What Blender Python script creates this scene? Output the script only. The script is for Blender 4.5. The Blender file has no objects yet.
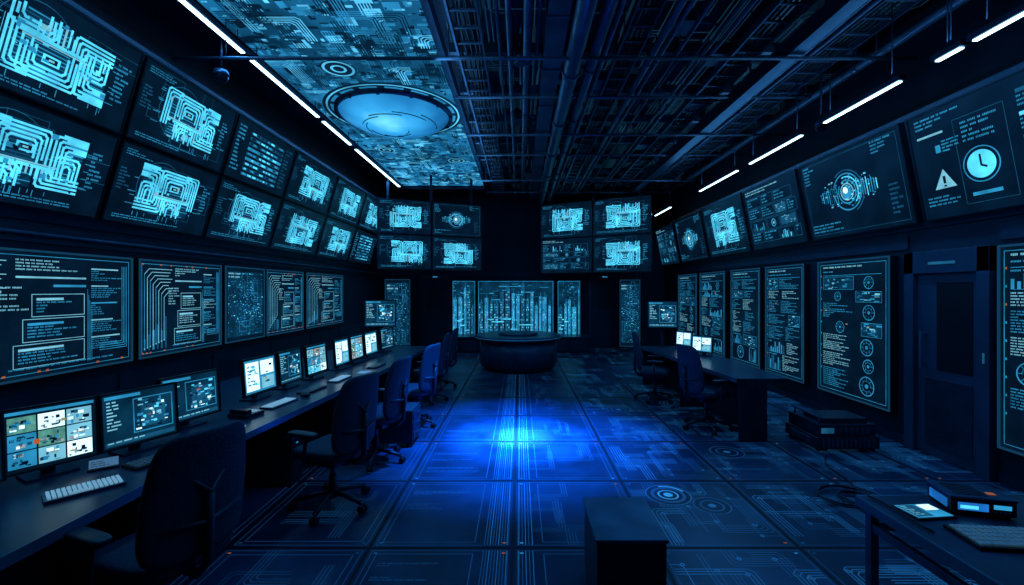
import bpy, math, random
from mathutils import Matrix, Vector

scene = bpy.context.scene
try:
    scene.view_settings.view_transform = 'Standard'
    scene.view_settings.look = 'None'
except Exception:
    pass

# ------------------------------------------------------------------ materials
MATS = {}
def mat(name, col, rough=0.5, metal=0.0, emit=None, es=0.0, noise=0.0, ns=6.0, bump=0.0, spec=0.35):
    m = bpy.data.materials.new(name)
    m.use_nodes = True
    nt = m.node_tree
    p = nt.nodes['Principled BSDF']
    p.inputs['Roughness'].default_value = rough
    p.inputs['Metallic'].default_value = metal
    p.inputs['Specular IOR Level'].default_value = spec
    p.inputs['Specular Tint'].default_value = (.38, .70, 1, 1)
    p.inputs['Base Color'].default_value = (*col, 1)
    if noise > 0 or bump > 0:
        tc = nt.nodes.new('ShaderNodeTexCoord')
        n = nt.nodes.new('ShaderNodeTexNoise')
        n.inputs['Scale'].default_value = ns
        n.inputs['Detail'].default_value = 4
        nt.links.new(tc.outputs['Object'], n.inputs['Vector'])
        r = nt.nodes.new('ShaderNodeValToRGB')
        r.color_ramp.elements[0].position = 0.3
        r.color_ramp.elements[1].position = 0.7
        base = emit if emit else col
        r.color_ramp.elements[0].color = (*[c * (1 - noise) for c in base], 1)
        r.color_ramp.elements[1].color = (*[c * (1 + noise) for c in base], 1)
        nt.links.new(n.outputs['Fac'], r.inputs['Fac'])
        nt.links.new(r.outputs['Color'], p.inputs['Emission Color' if emit else 'Base Color'])
        if bump > 0:
            bn = nt.nodes.new('ShaderNodeBump')
            bn.inputs['Strength'].default_value = bump
            bn.inputs['Distance'].default_value = 0.01
            nt.links.new(n.outputs['Fac'], bn.inputs['Height'])
            nt.links.new(bn.outputs['Normal'], p.inputs['Normal'])
    if emit:
        p.inputs['Emission Color'].default_value = (*emit, 1)
        p.inputs['Emission Strength'].default_value = es
    MATS[name] = m
    return m

K = (0.0, 0.0, 0.0)
mat('ui_bg', (.001, .003, .008), .3, emit=(.0009, .0078, .020), es=1.0, noise=.5, ns=3, spec=.2)
mat('ui_bg_blue', (.002, .004, .008), .3, emit=(.002, .030, .068), es=1.0, noise=.6, ns=4, spec=.2)
mat('ui_bright', K, .4, emit=(.075, .58, .86), es=1.3, noise=.45, ns=4)
mat('ui_pale', K, .4, emit=(.19, .56, .74), es=0.95, noise=.3, ns=5)
mat('ui_mid', K, .4, emit=(.020, .25, .48), es=1.05, noise=.4, ns=5)
mat('ui_dim', K, .4, emit=(.007, .08, .17), es=1.0, noise=.4, ns=5)
mat('ui_blue', K, .4, emit=(.01, .14, .5), es=1.0, noise=.4, ns=5)
mat('ui_white', K, .4, emit=(.6, .9, 1.0), es=1.5, noise=.1, ns=5)
mat('ui_orange', K, .4, emit=(.65, .15, .03), es=0.7, noise=.2, ns=5)
mat('ui_yellow', K, .4, emit=(.5, .45, .2), es=0.7, noise=.2, ns=5)
mat('ui_sand', K, .4, emit=(.36, .40, .40), es=0.8, noise=.4, ns=30)
mat('ui_green', K, .4, emit=(.10, .35, .30), es=0.8, noise=.4, ns=30)
mat('bezel', (.005, .009, .015), .3, noise=.2, ns=10)
mat('bezel_rim', (.02, .05, .08), .35, .4, emit=(.008, .06, .12), es=.6)
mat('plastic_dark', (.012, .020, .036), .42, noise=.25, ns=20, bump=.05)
mat('fabric_dark', (.014, .028, .055), .75, noise=.4, ns=90, bump=.4)
mat('metal_dark', (.028, .05, .090), .38, .6, noise=.25, ns=8)
mat('metal_mid', (.055, .10, .17), .35, .7, noise=.25, ns=8)
mat('pipe', (.042, .080, .135), .4, .4, noise=.3, ns=4)
mat('wall', (.006, .014, .030), .6, noise=.4, ns=2, bump=.1)
mat('wall_panel', (.009, .021, .044), .5, noise=.3, ns=3, bump=.05)
mat('door_paint', (.020, .044, .085), .42, noise=.25, ns=3, bump=.05)
mat('ceiling_m', (.006, .015, .030), .7, noise=.4, ns=3, bump=.2)
mat('desk_top', (.013, .033, .072), .3, noise=.3, ns=6, bump=.02)
mat('desk_side', (.006, .013, .027), .45, noise=.3, ns=6)
mat('desk_edge', (.05, .11, .19), .3, .3, noise=.1, ns=6)  # lightened: screen light along desk and console edges put into the colour
mat('box_top_lit', (.038, .085, .16), .4, .1, noise=.3, ns=6, bump=.03)  # paler than the box sides: light on the top put into the colour
mat('grout', (.003, .006, .013), .6, noise=.3, ns=5)
mat('tile', (.009, .032, .082), .36, noise=.5, ns=1.7, bump=.04, spec=.3)
mat('tile2', (.006, .022, .058), .40, noise=.5, ns=2.3, bump=.04, spec=.3)
mat('inlay', (.05, .17, .34), .35, .1, emit=(.008, .08, .18), es=.60, noise=.6, ns=2)
mat('inlay_soft', (.03, .10, .21), .4, .1, emit=(.005, .045, .11), es=.50, noise=.6, ns=2)
mat('inlay_bright', (.08, .3, .5), .35, .1, emit=(.03, .25, .45), es=.7, noise=.4, ns=2)
mat('inlay_orange', (.3, .08, .03), .4, emit=(.6, .14, .04), es=.45)
mat('ceil_line', (.03, .06, .09), .5, emit=(.005, .030, .058), es=.8, noise=.7, ns=1)
mat('lamp', K, .5, emit=(.50, .82, 1.0), es=5.0)
mat('lens_blue', K, .3, emit=(.02, .12, .5), es=.35)
mat('panel_base', K, .5, emit=(.006, .095, .22), es=1.1, noise=.7, ns=1.1)
mat('panel_hi', K, .5, emit=(.08, .47, .78), es=1.1, noise=.6, ns=1.3)
mat('panel_mid', K, .5, emit=(.016, .20, .42), es=1.1, noise=.5, ns=1.3)
mat('panel_dk', (.003, .008, .02), .4, emit=(.001, .012, .030), es=1.0)
mat('key_white', (.30, .45, .55), .5, emit=(.28, .58, .75), es=.40, noise=.1, ns=20)
mat('key_dark', (.05, .085, .125), .4, emit=(.02, .05, .08), es=.25, noise=.2, ns=20)
mat('key_grey', (.12, .20, .28), .4, emit=(.04, .12, .18), es=.28, noise=.2, ns=20)
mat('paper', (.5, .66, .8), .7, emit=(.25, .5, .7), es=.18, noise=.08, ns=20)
mat('rubber', (.006, .009, .014), .6, noise=.2, ns=20)
# luminous dome: highlight and shading painted in, emission fading from an off-centre point
dm = mat('dome_painted_glow', (.01, .04, .07), .3, emit=(.05, .36, .66), es=1.15, spec=.15)
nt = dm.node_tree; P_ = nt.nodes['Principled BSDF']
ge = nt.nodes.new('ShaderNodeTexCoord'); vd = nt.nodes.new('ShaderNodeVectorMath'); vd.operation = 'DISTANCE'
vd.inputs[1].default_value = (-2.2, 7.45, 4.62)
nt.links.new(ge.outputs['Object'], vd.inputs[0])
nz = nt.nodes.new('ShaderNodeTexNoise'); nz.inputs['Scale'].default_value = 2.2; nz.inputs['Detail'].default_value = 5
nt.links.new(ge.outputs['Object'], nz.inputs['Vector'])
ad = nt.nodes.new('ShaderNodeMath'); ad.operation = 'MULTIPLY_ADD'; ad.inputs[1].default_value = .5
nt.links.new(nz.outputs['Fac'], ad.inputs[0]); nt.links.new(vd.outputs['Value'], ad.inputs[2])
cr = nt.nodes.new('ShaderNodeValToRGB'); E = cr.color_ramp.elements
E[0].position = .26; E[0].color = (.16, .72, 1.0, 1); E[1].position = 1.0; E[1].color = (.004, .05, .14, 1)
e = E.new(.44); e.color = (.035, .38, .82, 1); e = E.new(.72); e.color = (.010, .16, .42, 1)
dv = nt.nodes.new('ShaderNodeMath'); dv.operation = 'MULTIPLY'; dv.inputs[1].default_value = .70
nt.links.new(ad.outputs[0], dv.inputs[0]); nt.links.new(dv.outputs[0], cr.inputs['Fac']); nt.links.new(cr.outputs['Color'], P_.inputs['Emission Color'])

# ------------------------------------------------------------------ mesh builder
class B:
    def __init__(s):
        s.v = []; s.f = []; s.m = []; s.sm = []; s.slots = []; s.T = None; s.clip = None
    def mi(s, n):
        if n not in s.slots: s.slots.append(n)
        return s.slots.index(n)
    def av(s, p):
        p = Vector(p)
        if s.T is not None: p = s.T @ p
        s.v.append(p[:]); return len(s.v) - 1
    def face(s, pts, m, smooth=False):
        s.fi([s.av(p) for p in pts], m, smooth)
    def fi(s, idx, m, smooth=False):
        s.f.append(idx); s.m.append(s.mi(m)); s.sm.append(smooth)
    def box(s, x0, x1, y0, y1, z0, z1, m):
        i = [s.av(p) for p in ((x0,y0,z0),(x1,y0,z0),(x1,y1,z0),(x0,y1,z0),(x0,y0,z1),(x1,y0,z1),(x1,y1,z1),(x0,y1,z1))]
        for q in ((0,3,2,1),(4,5,6,7),(0,1,5,4),(1,2,6,5),(2,3,7,6),(3,0,4,7)):
            s.fi([i[k] for k in q], m)
    def prism(s, poly, z0, z1, m, mtop=None):
        n = len(poly)
        a = [s.av((x, y, z0)) for x, y in poly]; b = [s.av((x, y, z1)) for x, y in poly]
        s.fi(a[::-1], m); s.fi(b, mtop or m)
        for k in range(n):
            s.fi([a[k], a[(k+1) % n], b[(k+1) % n], b[k]], m)
    def ring_loft(s, rings, m, cap=True, smooth=True):
        R = [[s.av(p) for p in r] for r in rings]
        n = len(R[0])
        for a, b in zip(R, R[1:]):
            for k in range(n):
                s.fi([a[k], a[(k+1) % n], b[(k+1) % n], b[k]], m, smooth)
        if cap:
            s.fi(R[0][::-1], m); s.fi(R[-1], m)
    def cyl(s, p0, p1, r0, r1, m, n=12):
        p0 = Vector(p0); p1 = Vector(p1); d = (p1 - p0).normalized()
        a = d.cross(Vector((0, 0, 1)))
        if a.length < 1e-3: a = Vector((1, 0, 0))
        a.normalize(); c = d.cross(a)
        rs = []
        for p, r in ((p0, r0), (p1, r1)):
            rs.append([p + (a * math.cos(t) + c * math.sin(t)) * r for t in [2*math.pi*k/n for k in range(n)]])
        s.ring_loft(rs, m)
    def tube(s, pts, r, m, n=8):
        pts = [Vector(p) for p in pts]; rs = []
        for i, p in enumerate(pts):
            d = (pts[min(i+1, len(pts)-1)] - pts[max(i-1, 0)]).normalized()
            a = d.cross(Vector((0, 0, 1)))
            if a.length < 1e-3: a = Vector((1, 0, 0))
            a.normalize(); c = d.cross(a)
            rs.append([p + (a*math.cos(t) + c*math.sin(t)) * r for t in [2*math.pi*k/n for k in range(n)]])
        s.ring_loft(rs, m)
    def sell(s, c, r, e1, e2, m, fn=None, nu=24, nv=12):
        def sp(v, e): return math.copysign(abs(v) ** e, v)
        rings = []
        for j in range(nv + 1):
            ph = -math.pi/2 + math.pi * j / nv
            ph = max(min(ph, math.pi/2 - .02), -math.pi/2 + .02)
            ring = []
            for k in range(nu):
                th = 2*math.pi*k/nu
                p = Vector((c[0] + r[0]*sp(math.cos(ph), e1)*sp(math.cos(th), e2),
                            c[1] + r[1]*sp(math.cos(ph), e1)*sp(math.sin(th), e2),
                            c[2] + r[2]*sp(math.sin(ph), e1)))
                if fn: p = Vector(fn(p))
                ring.append(p)
            rings.append(ring)
        s.ring_loft(rings, m)
    def obj(s, name, M=None, bevel=0.0):
        me = bpy.data.meshes.new(name)
        me.from_pydata([tuple(v) for v in s.v], [], s.f)
        for sl in s.slots: me.materials.append(MATS[sl])
        me.polygons.foreach_set('material_index', s.m)
        me.polygons.foreach_set('use_smooth', s.sm)
        me.update()
        o = bpy.data.objects.new(name, me)
        scene.collection.objects.link(o)
        if M is not None: o.matrix_world = M
        if bevel > 0:
            md = o.modifiers.new('bevel', 'BEVEL'); md.width = bevel; md.segments = 2
            md.limit_method = 'ANGLE'; md.angle_limit = math.radians(50)
        return o
    # ---- flat graphics in local XZ plane, facing -Y
    def rect(s, u0, v0, u1, v1, m, l=1):
        if u0 > u1: u0, u1 = u1, u0
        if v0 > v1: v0, v1 = v1, v0
        if s.clip:
            a, b, c, d = s.clip
            u0 = max(u0, a); v0 = max(v0, b); u1 = min(u1, c); v1 = min(v1, d)
            if u1 - u0 < 1e-4 or v1 - v0 < 1e-4: return
        y = -0.001 - 0.0012 * l
        s.face([(u0, y, v0), (u1, y, v0), (u1, y, v1), (u0, y, v1)], m)
    def line(s, p, q, t, m, l=1):
        if abs(p[0]-q[0]) < 1e-6 or abs(p[1]-q[1]) < 1e-6:
            s.rect(min(p[0], q[0]) - t/2, min(p[1], q[1]) - t/2, max(p[0], q[0]) + t/2, max(p[1], q[1]) + t/2, m, l); return
        if s.clip:
            a, b, c, d = s.clip
            for P in (p, q):
                if not (a < P[0] < c and b < P[1] < d): return
        d = Vector((q[0]-p[0], q[1]-p[1])).normalized(); n = Vector((-d[1], d[0])) * t/2
        y = -0.001 - 0.0012 * l
        s.face([(p[0]-n[0], y, p[1]-n[1]), (q[0]-n[0], y, q[1]-n[1]), (q[0]+n[0], y, q[1]+n[1]), (p[0]+n[0], y, p[1]+n[1])], m)
    def trace(s, pts, t, m, l=1):
        for a, b in zip(pts, pts[1:]): s.line(a, b, t, m, l)
    def frame(s, u0, v0, u1, v1, t, m, l=1):
        s.trace([(u0, v0), (u1, v0), (u1, v1), (u0, v1), (u0, v0)], t, m, l)
    def ring(s, cx, cy, r0, r1, m, l=1, a0=0, a1=2*math.pi, n=28, sy=1.0):
        y = -0.001 - 0.0012 * l
        for k in range(n):
            t0 = a0 + (a1-a0)*k/n; t1 = a0 + (a1-a0)*(k+1)/n
            P = [(cx + r*math.cos(t), y, cy + sy*r*math.sin(t)) for r, t in ((r0, t0), (r1, t0), (r1, t1), (r0, t1))]
            if r0 <= 1e-6: P = P[1:]
            s.face(P, m)
    def text(s, R, u0, v0, u1, v1, rows, m, l=1, fill=.8, letters=True):
        p = (v1 - v0) / rows
        for i in range(rows):
            y1 = v1 - i * p; h = p * .5
            u = u0; end = u0 + (u1 - u0) * R.uniform(.35, 1) * (1 if R.random() < fill else .3)
            while u < end:
                wl = R.randint(2, 8) * h * .7
                if u + wl > u1: break
                if letters:
                    x = u
                    while x < u + wl - h*.3:
                        s.rect(x, y1 - h * R.uniform(.8, 1), x + h*.42, y1, m, l); x += h*.68
                else:
                    s.rect(u, y1 - h*.8, u + wl*.9, y1, m, l)
                u += wl + h*.7

def bundle(b, cx, cy, sx, sy, Lh, Lv, n, p, t, m, l=2, ch=0.0):
    for i in range(n):
        ox = cx + sx*i*p; oy = cy + sy*i*p
        if ch > 0:
            b.trace([(cx - sx*Lh, oy), (ox - sx*ch, oy)], t, m, l)
            b.line((ox - sx*ch, oy), (ox, oy - sy*ch), t, m, l)
            b.trace([(ox, oy - sy*ch), (ox, cy - sy*Lv)], t, m, l)
        else:
            b.trace([(cx - sx*Lh, oy), (ox, oy), (ox, cy - sy*Lv)], t, m, l)

# ------------------------------------------------------------------ screen styles
def st_circuit(b, w, h, R):
    for _ in range(8):
        x = R.uniform(-.45, .3)*w; y = R.uniform(-.42, .3)*h
        b.frame(x, y, x + R.uniform(.1, .3)*w, y + R.uniform(.1, .3)*h, .004, 'ui_dim', 1)
    b.ring(-.1*w, .05*h, .36*h, .37*h, 'ui_dim', 1)
    b.text(R, -.46*w, .36*h, -.2*w, .45*h, 3, 'ui_mid')
    b.text(R, -.44*w, -.46*h, .44*w, -.40*h, 2, 'ui_mid')
    b.text(R, .37*w, -.2*h, .47*w, .25*h, 9, 'ui_mid')
    b.text(R, -.47*w, -.1*h, -.36*w, .2*h, 7, 'ui_dim')
    fx = R.choice((-1, 1)); fy = R.choice((1, 1, -1))
    ox = .02*w + R.uniform(-.02, .03)*w; oy = .01*h
    W = .30*w; H = .33*h
    p = .043*h; t = .025*h; M = 'ui_bright'
    b.clip = (ox - W, oy - H, ox + W, oy + H)
    def X(v): return ox + fx*v*W
    def Y(v): return oy + fy*v*H
    for (a, c, d, e) in ((-.95, .55, -.35, .95), (-.2, -.15, .95, .95), (-.85, -.8, -.2, -.1), (-.1, -.95, .8, -.35), (-.95, -.1, -.3, .5)):
        b.rect(X(a), Y(c), X(d), Y(e), 'ui_bg_blue', 1)
        # background routing field
        n = int(abs(e-c)*H/(p*.9))
        for i in range(n):
            yy = Y(c) + fy*(i+.5)*p*.9
            x0 = a + R.uniform(0, .2); x1 = d - R.uniform(0, .2)
            b.line((X(x0), yy), (X(x1), yy), t*.5, R.choice(('ui_mid', 'ui_dim', 'ui_mid')), 1.5)
    def arch(a0, a1, ytop, ybot, n, m=M):
        for i in range(n):
            q = i*p; c = .03*h
            x0 = X(a0) + fx*q; x1 = X(a1) - fx*q; y1 = Y(ytop) - fy*q; y0 = Y(ybot) + fy*(p if i % 2 else 0)
            if (x1-x0)*fx < p: break
            b.trace([(x0, y0), (x0, y1 - fy*c)], t, m, 2); b.line((x0, y1 - fy*c), (x0 + fx*c, y1), t, m, 2)
            b.trace([(x0 + fx*c, y1), (x1 - fx*c, y1)], t, m, 2); b.line((x1 - fx*c, y1), (x1, y1 - fy*c), t, m, 2)
            b.trace([(x1, y1 - fy*c), (x1, y0)], t, m, 2)
    arch(R.uniform(-.40, -.25), R.uniform(.55, .7), .93, -.12, 4)
    arch(-.92, -.45, .25, -.6, 3)
    arch(.15, .92, -.35, -1.0, 3) if R.random() < .5 else arch(-.1, .45, -.30, -.95, 3)
    bundle(b, X(-.60), Y(.50), fx, fy, .42*W, R.uniform(.5, .8)*H, 4, p, t, M, 2, ch=.025*h)
    bundle(b, X(-.42), Y(-.48), fx, -fy, .6*W, .2*H, 4, p, t, M, 2, ch=.025*h)
    bundle(b, X(.78), Y(.72), fx, fy, .3*W, R.uniform(1.0, 1.3)*H, 4, p, t, M, 2, ch=.03*h)
    for i in range(9):
        x = X(-.25) + fx*i*p*1.15
        b.trace([(x, Y(-.32)), (x, Y(-R.uniform(.5, .95)))], t*.9, M if i % 3 else 'ui_pale', 2)
    b.trace([(X(-.40), Y(-.26)), (X(.72), Y(-.26))], t*1.4, M, 2); b.trace([(X(-.5), Y(-.17)), (X(.75), Y(-.17))], t*.7, 'ui_pale', 2)
    for i in range(4):
        b.trace([(X(-.98), Y(.96) - fy*i*p), (X(-.50) - fx*i*p, Y(.96) - fy*i*p)], t, M if i != 2 else 'ui_mid', 2)
    b.rect(X(-.02), Y(.12), X(.30), Y(.40), M, 3); b.rect(X(.03), Y(.18), X(.25), Y(.34), 'ui_bg', 4); b.rect(X(.09), Y(.23), X(.19), Y(.29), 'ui_pale', 5)
    for _ in range(34):
        x = X(R.uniform(-.95, .9)); y = Y(R.uniform(-.95, .9)); s_ = R.choice((.5, 1))
        b.rect(x, y, x + R.uniform(.01, .04)*w*s_, y + R.uniform(.015, .06)*h*s_, R.choice(('ui_bright', 'ui_pale', 'ui_bg', 'ui_mid', 'ui_mid')), 4)
    b.clip = (-w/2, -h/2, w/2, h/2)
    for i in range(9):
        x = ox + R.uniform(-.3, .3)*w
        b.line((x, oy - .34*h), (x, oy - R.uniform(.37, .42)*h), .006, 'ui_mid', 1)
        y = oy + R.uniform(-.3, .3)*h; sx = R.choice((-1, 1))
        b.line((ox + sx*.31*w, y), (ox + sx*R.uniform(.34, .38)*w, y), .006, 'ui_mid', 1)

def st_lite(b, w, h, R):
    for i in range(9):
        y = (-.4 + .09*i)*h
        b.rect(-.28*w, y, .3*w, y + .05*h, R.choice(('ui_dim', 'ui_mid', 'ui_dim')), 1)
        x = -.26*w
        while x < .26*w:
            ww = R.uniform(.02, .07)*w
            b.rect(x, y + .01*h, x + ww, y + .042*h, R.choice(('ui_mid', 'ui_bright', 'ui_bg')), 2); x += ww + .02*w
    b.text(R, -.46*w, -.4*h, -.32*w, .4*h, 12, 'ui_mid'); b.text(R, .34*w, -.4*h, .47*w, .4*h, 12, 'ui_dim')

def st_code(b, w, h, R):
    b.frame(-.485*w, -.47*h, .485*w, .47*h, .005, 'ui_mid', 1)
    for i in range(26):
        x = (-.48 + i*.038)*w
        if R.random() < .25: b.rect(x, .458*h, x + .014*w, .474*h, 'ui_orange', 2)
        if R.random() < .25: b.rect(x, -.474*h, x + .014*w, -.458*h, 'ui_orange', 2)
    v = R.random()
    for i in range(8):
        x = (-.46 + i*.03)*w
        top = (.36 - .035*i)*h
        lo = (-.42 + (.01 if v < .5 else .03)*i)*h
        b.line((x, lo), (x, top), .007*h, 'ui_pale' if i % 2 else 'ui_mid', 2)
        b.line((x, top), (x + .05*w, top + .06*h), .007*h, 'ui_pale', 2)
        b.line((x + .05*w, top + .06*h), ((-.16 - .02*(i % 3))*w, top + .06*h), .007*h, 'ui_pale', 2)
        b.ring(x, lo, 0, .008*h, 'ui_pale', 3, n=8)
    for i in range(6):
        b.rect((-.465 + .045*i)*w, -.44*h, (-.445 + .045*i)*w, (-.32 + .05*R.random()*i)*h, R.choice(('ui_dim', 'ui_mid', 'ui_dim')), 1)
    b.text(R, -.2*w, .02*h, -.06*w, .22*h, 7, 'ui_pale', 3)
    b.text(R, -.12*w, .34*h, .2*w, .44*h, 4, 'ui_pale', 2)
    b.rect(-.12*w, .29*h, .22*w, .305*h, 'ui_pale', 2); b.rect(.05*w, .22*h, .22*w, .24*h, 'ui_mid', 2)
    for k in range(3):
        y0 = (-.02 - .2*k)*h; x0 = (-.05 - .04*k)*w
        b.frame(x0, y0, .21*w, y0 + .18*h, .005*h, 'ui_pale', 2)
        b.rect(x0 + .02*w, y0 + .13*h, .10*w, y0 + .15*h, R.choice(('ui_pale', 'ui_mid')), 3)
        b.text(R, x0 + .02*w, y0 + .02*h, .19*w, y0 + .12*h, 4, R.choice(('ui_pale', 'ui_mid')), 3)
    for k in range(5):
        y0 = (.28 - .155*k)*h
        b.rect(.25*w, y0 + .1*h, (.33 + .1*R.random())*w, y0 + .112*h, R.choice(('ui_mid', 'ui_pale')), 2)
        b.text(R, .25*w, y0 - .01*h, .44*w, y0 + .09*h, 5, R.choice(('ui_mid', 'ui_mid', 'ui_pale')), 2)
    for i in range(4):
        b.trace([(.47*w - .010*w*i, .42*h), (.47*w - .010*w*i, -.36*h + .02*h*i), (.3*w, -.36*h + .02*h*i)], .005*h, 'ui_mid', 1)
    for i in range(5):
        b.line((.23*w + .006*w*i, -.44*h), (.23*w + .006*w*i, .2*h - .05*h*i), .003*h, 'ui_mid', 1)
    b.text(R, -.15*w, -.45*h, .45*w, -.42*h, 1, 'ui_mid', 2)

def st_map(b, w, h, R, n=420):
    b.rect(-.46*w, -.45*h, .46*w, .45*h, 'ui_bg_blue', 0)
    for _ in range(n):
        x = max(-.45, min(.43, R.gauss(0, .24)))*w; y = max(-.44, min(.42, R.gauss(0, .24)))*h
        s = R.uniform(.004, .018)
        b.rect(x, y, x + s*R.uniform(.6, 2.5), y + s*.7, R.choice(('ui_mid', 'ui_dim', 'ui_blue', 'ui_mid', 'ui_bright')), 1)
    b.text(R, -.44*w, .34*h, .1*w, .43*h, 2, 'ui_pale', 2)
    for _ in range(12):
        x = R.uniform(-.45, .3)*w; y = R.uniform(-.45, .3)*h
        b.frame(x, y, x + R.uniform(.05, .25)*w, y + R.uniform(.05, .2)*h, .004, 'ui_mid', 2)

def st_alert(b, w, h, R):
    b.text(R, -.46*w, .34*h, -.12*w, .45*h, 3, 'ui_mid', 2)
    b.rect(-.46*w, .27*h, -.30*w, .29*h, 'ui_pale', 2)
    b.rect(-.36*w, .10*h, -.33*w, .17*h, 'ui_mid', 2)
    b.text(R, -.32*w, .08*h, -.2*w, .2*h, 4, 'ui_mid', 2)
    c = (-.34*w, -.16*h); s = .105*h
    T = [(c[0] - s, c[1] - s*.7), (c[0] + s, c[1] - s*.7), (c[0], c[1] + s)]
    b.face([(p[0], -.004, p[1]) for p in T], 'ui_pale')
    b.rect(c[0] - .008*w, c[1] - .03*h, c[0] + .008*w, c[1] + .04*h, 'ui_bg', 4)
    b.rect(c[0] - .008*w, c[1] - .06*h, c[0] + .008*w, c[1] - .045*h, 'ui_bg', 4)
    q = (-.13*w, -.10*h)
    b.ring(q[0], q[1], 0, .12*h, 'ui_bright', 2); b.ring(q[0], q[1], .145*h, .155*h, 'ui_mid', 2)
    b.line((q[0], q[1] - .01*h), (q[0], q[1] + .075*h), .018*h, 'ui_bg', 3); b.line((q[0], q[1] - .01*h), (q[0] + .028*w, q[1] - .035*h), .018*h, 'ui_bg', 3)
    b.text(R, -.46*w, -.4*h, -.24*w, -.3*h, 3, 'ui_mid', 2)
    b.text(R, -.2*w, .1*h, .0*w, .3*h, 5, 'ui_mid', 2)
    b.rect(-.2*w, -.36*h, -.05*w, -.33*h, 'ui_mid', 2)
    b.frame(-.24*w, -.42*h, .02*w, .34*h, .005, 'ui_dim', 1)
    for k in range(5):
        y = (.36 - .18*k)*h
        b.rect(.08*w, y, .46*w, y + .03*h, R.choice(('ui_mid', 'ui_dim', 'ui_bright')), 2)
        b.text(R, .08*w, y - .12*h, .46*w, y - .02*h, 3, 'ui_mid', 2)

def st_globe(b, w, h, R):
    cx, cy = -.02*w, .0
    for k, m in enumerate(('ui_pale', 'ui_mid', 'ui_bright', 'ui_mid', 'ui_dim')):
        r = (.09 + .04*k)*h
        b.ring(cx, cy, r, r + .016*h, m, 2, a0=R.uniform(0, 6), a1=R.uniform(8, 11))
    b.ring(cx, cy, 0, .08*h, 'ui_mid', 3); b.ring(cx - .02*h, cy + .02*h, 0, .04*h, 'ui_white', 4)
    for k in range(9):
        u = (.10 + .022*k)*w; hh = (.17 - .011*k)*h*R.uniform(.8, 1.1)
        for sgn in (-1, 1):
            b.rect(cx + sgn*u, cy - hh*.8, cx + sgn*(u + .008*w), cy + hh*.8, R.choice(('ui_mid', 'ui_bright', 'ui_mid', 'ui_dim')), 1)
            b.rect(cx + sgn*u, cy + hh*.5, cx + sgn*(u + .02*w), cy + hh*.56, 'ui_mid', 2)
    for k in range(90):
        a = R.uniform(0, 6.28); r = R.uniform(.04, .26)*h
        x = cx + r*math.cos(a)*1.8; y = cy + r*math.sin(a)*.75; s = R.uniform(.004, .018)*h
        b.rect(x, y, x + s*2, y + s, R.choice(('ui_bright', 'ui_pale', 'ui_mid', 'ui_mid')), 4)
    b.text(R, .26*w, .30*h, .47*w, .45*h, 4, 'ui_mid', 2)
    b.text(R, -.46*w, .2*h, -.33*w, .45*h, 6, 'ui_mid', 2)
    b.text(R, -.46*w, -.45*h, -.1*w, -.33*h, 3, 'ui_mid', 2)
    b.text(R, .35*w, -.4*h, .47*w, -.05*h, 7, 'ui_dim', 2)
    b.frame(-.47*w, -.46*h, .47*w, .46*h, .005, 'ui_dim', 1)

def st_blocks(b, w, h, R):
    b.text(R, -.46*w, .38*h, .2*w, .46*h, 2, 'ui_pale', 2)
    y = .34*h
    while y > -.4*h:
        x = -.46*w; rh = R.uniform(.12, .22)*h
        if y - rh < -.47*h: break
        while x < .4*w:
            ww = min(R.uniform(.15, .35)*w, .46*w - x)
            k = R.random()
            b.frame(x, y - rh, x + ww - .02*w, y, .005*h + .002, 'ui_dim', 1)
            if k < .45: b.text(R, x + .01*w, y - rh + .01*h, x + ww - .03*w, y - .01*h, max(2, int(rh/h*24)), 'ui_mid', 2)
            elif k < .6:
                r = min(ww, rh)*.36
                b.ring(x + ww/2, y - rh/2, r*.7, r, 'ui_mid', 2); b.ring(x + ww/2, y - rh/2, 0, r*.35, 'ui_pale', 2)
            elif k < .8:
                for i in range(7):
                    b.rect(x + ww*(.08 + .11*i), y - rh*.92, x + ww*(.14 + .11*i), y - rh*(.92 - R.uniform(.1, .8)), R.choice(('ui_mid', 'ui_bright', 'ui_dim')), 2)
            else:
                b.rect(x + .01*w, y - rh + .02*h, x + ww - .03*w, y - .02*h, 'ui_dim', 1)
                for i in range(12):
                    xx = R.uniform(x + .02*w, x + ww - .05*w); yy = R.uniform(y - rh*.9, y - rh*.1)
                    b.rect(xx, yy, xx + .02*w, yy + .008*h, 'ui_pale', 2)
            x += ww
        y -= rh + .02*h

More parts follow.
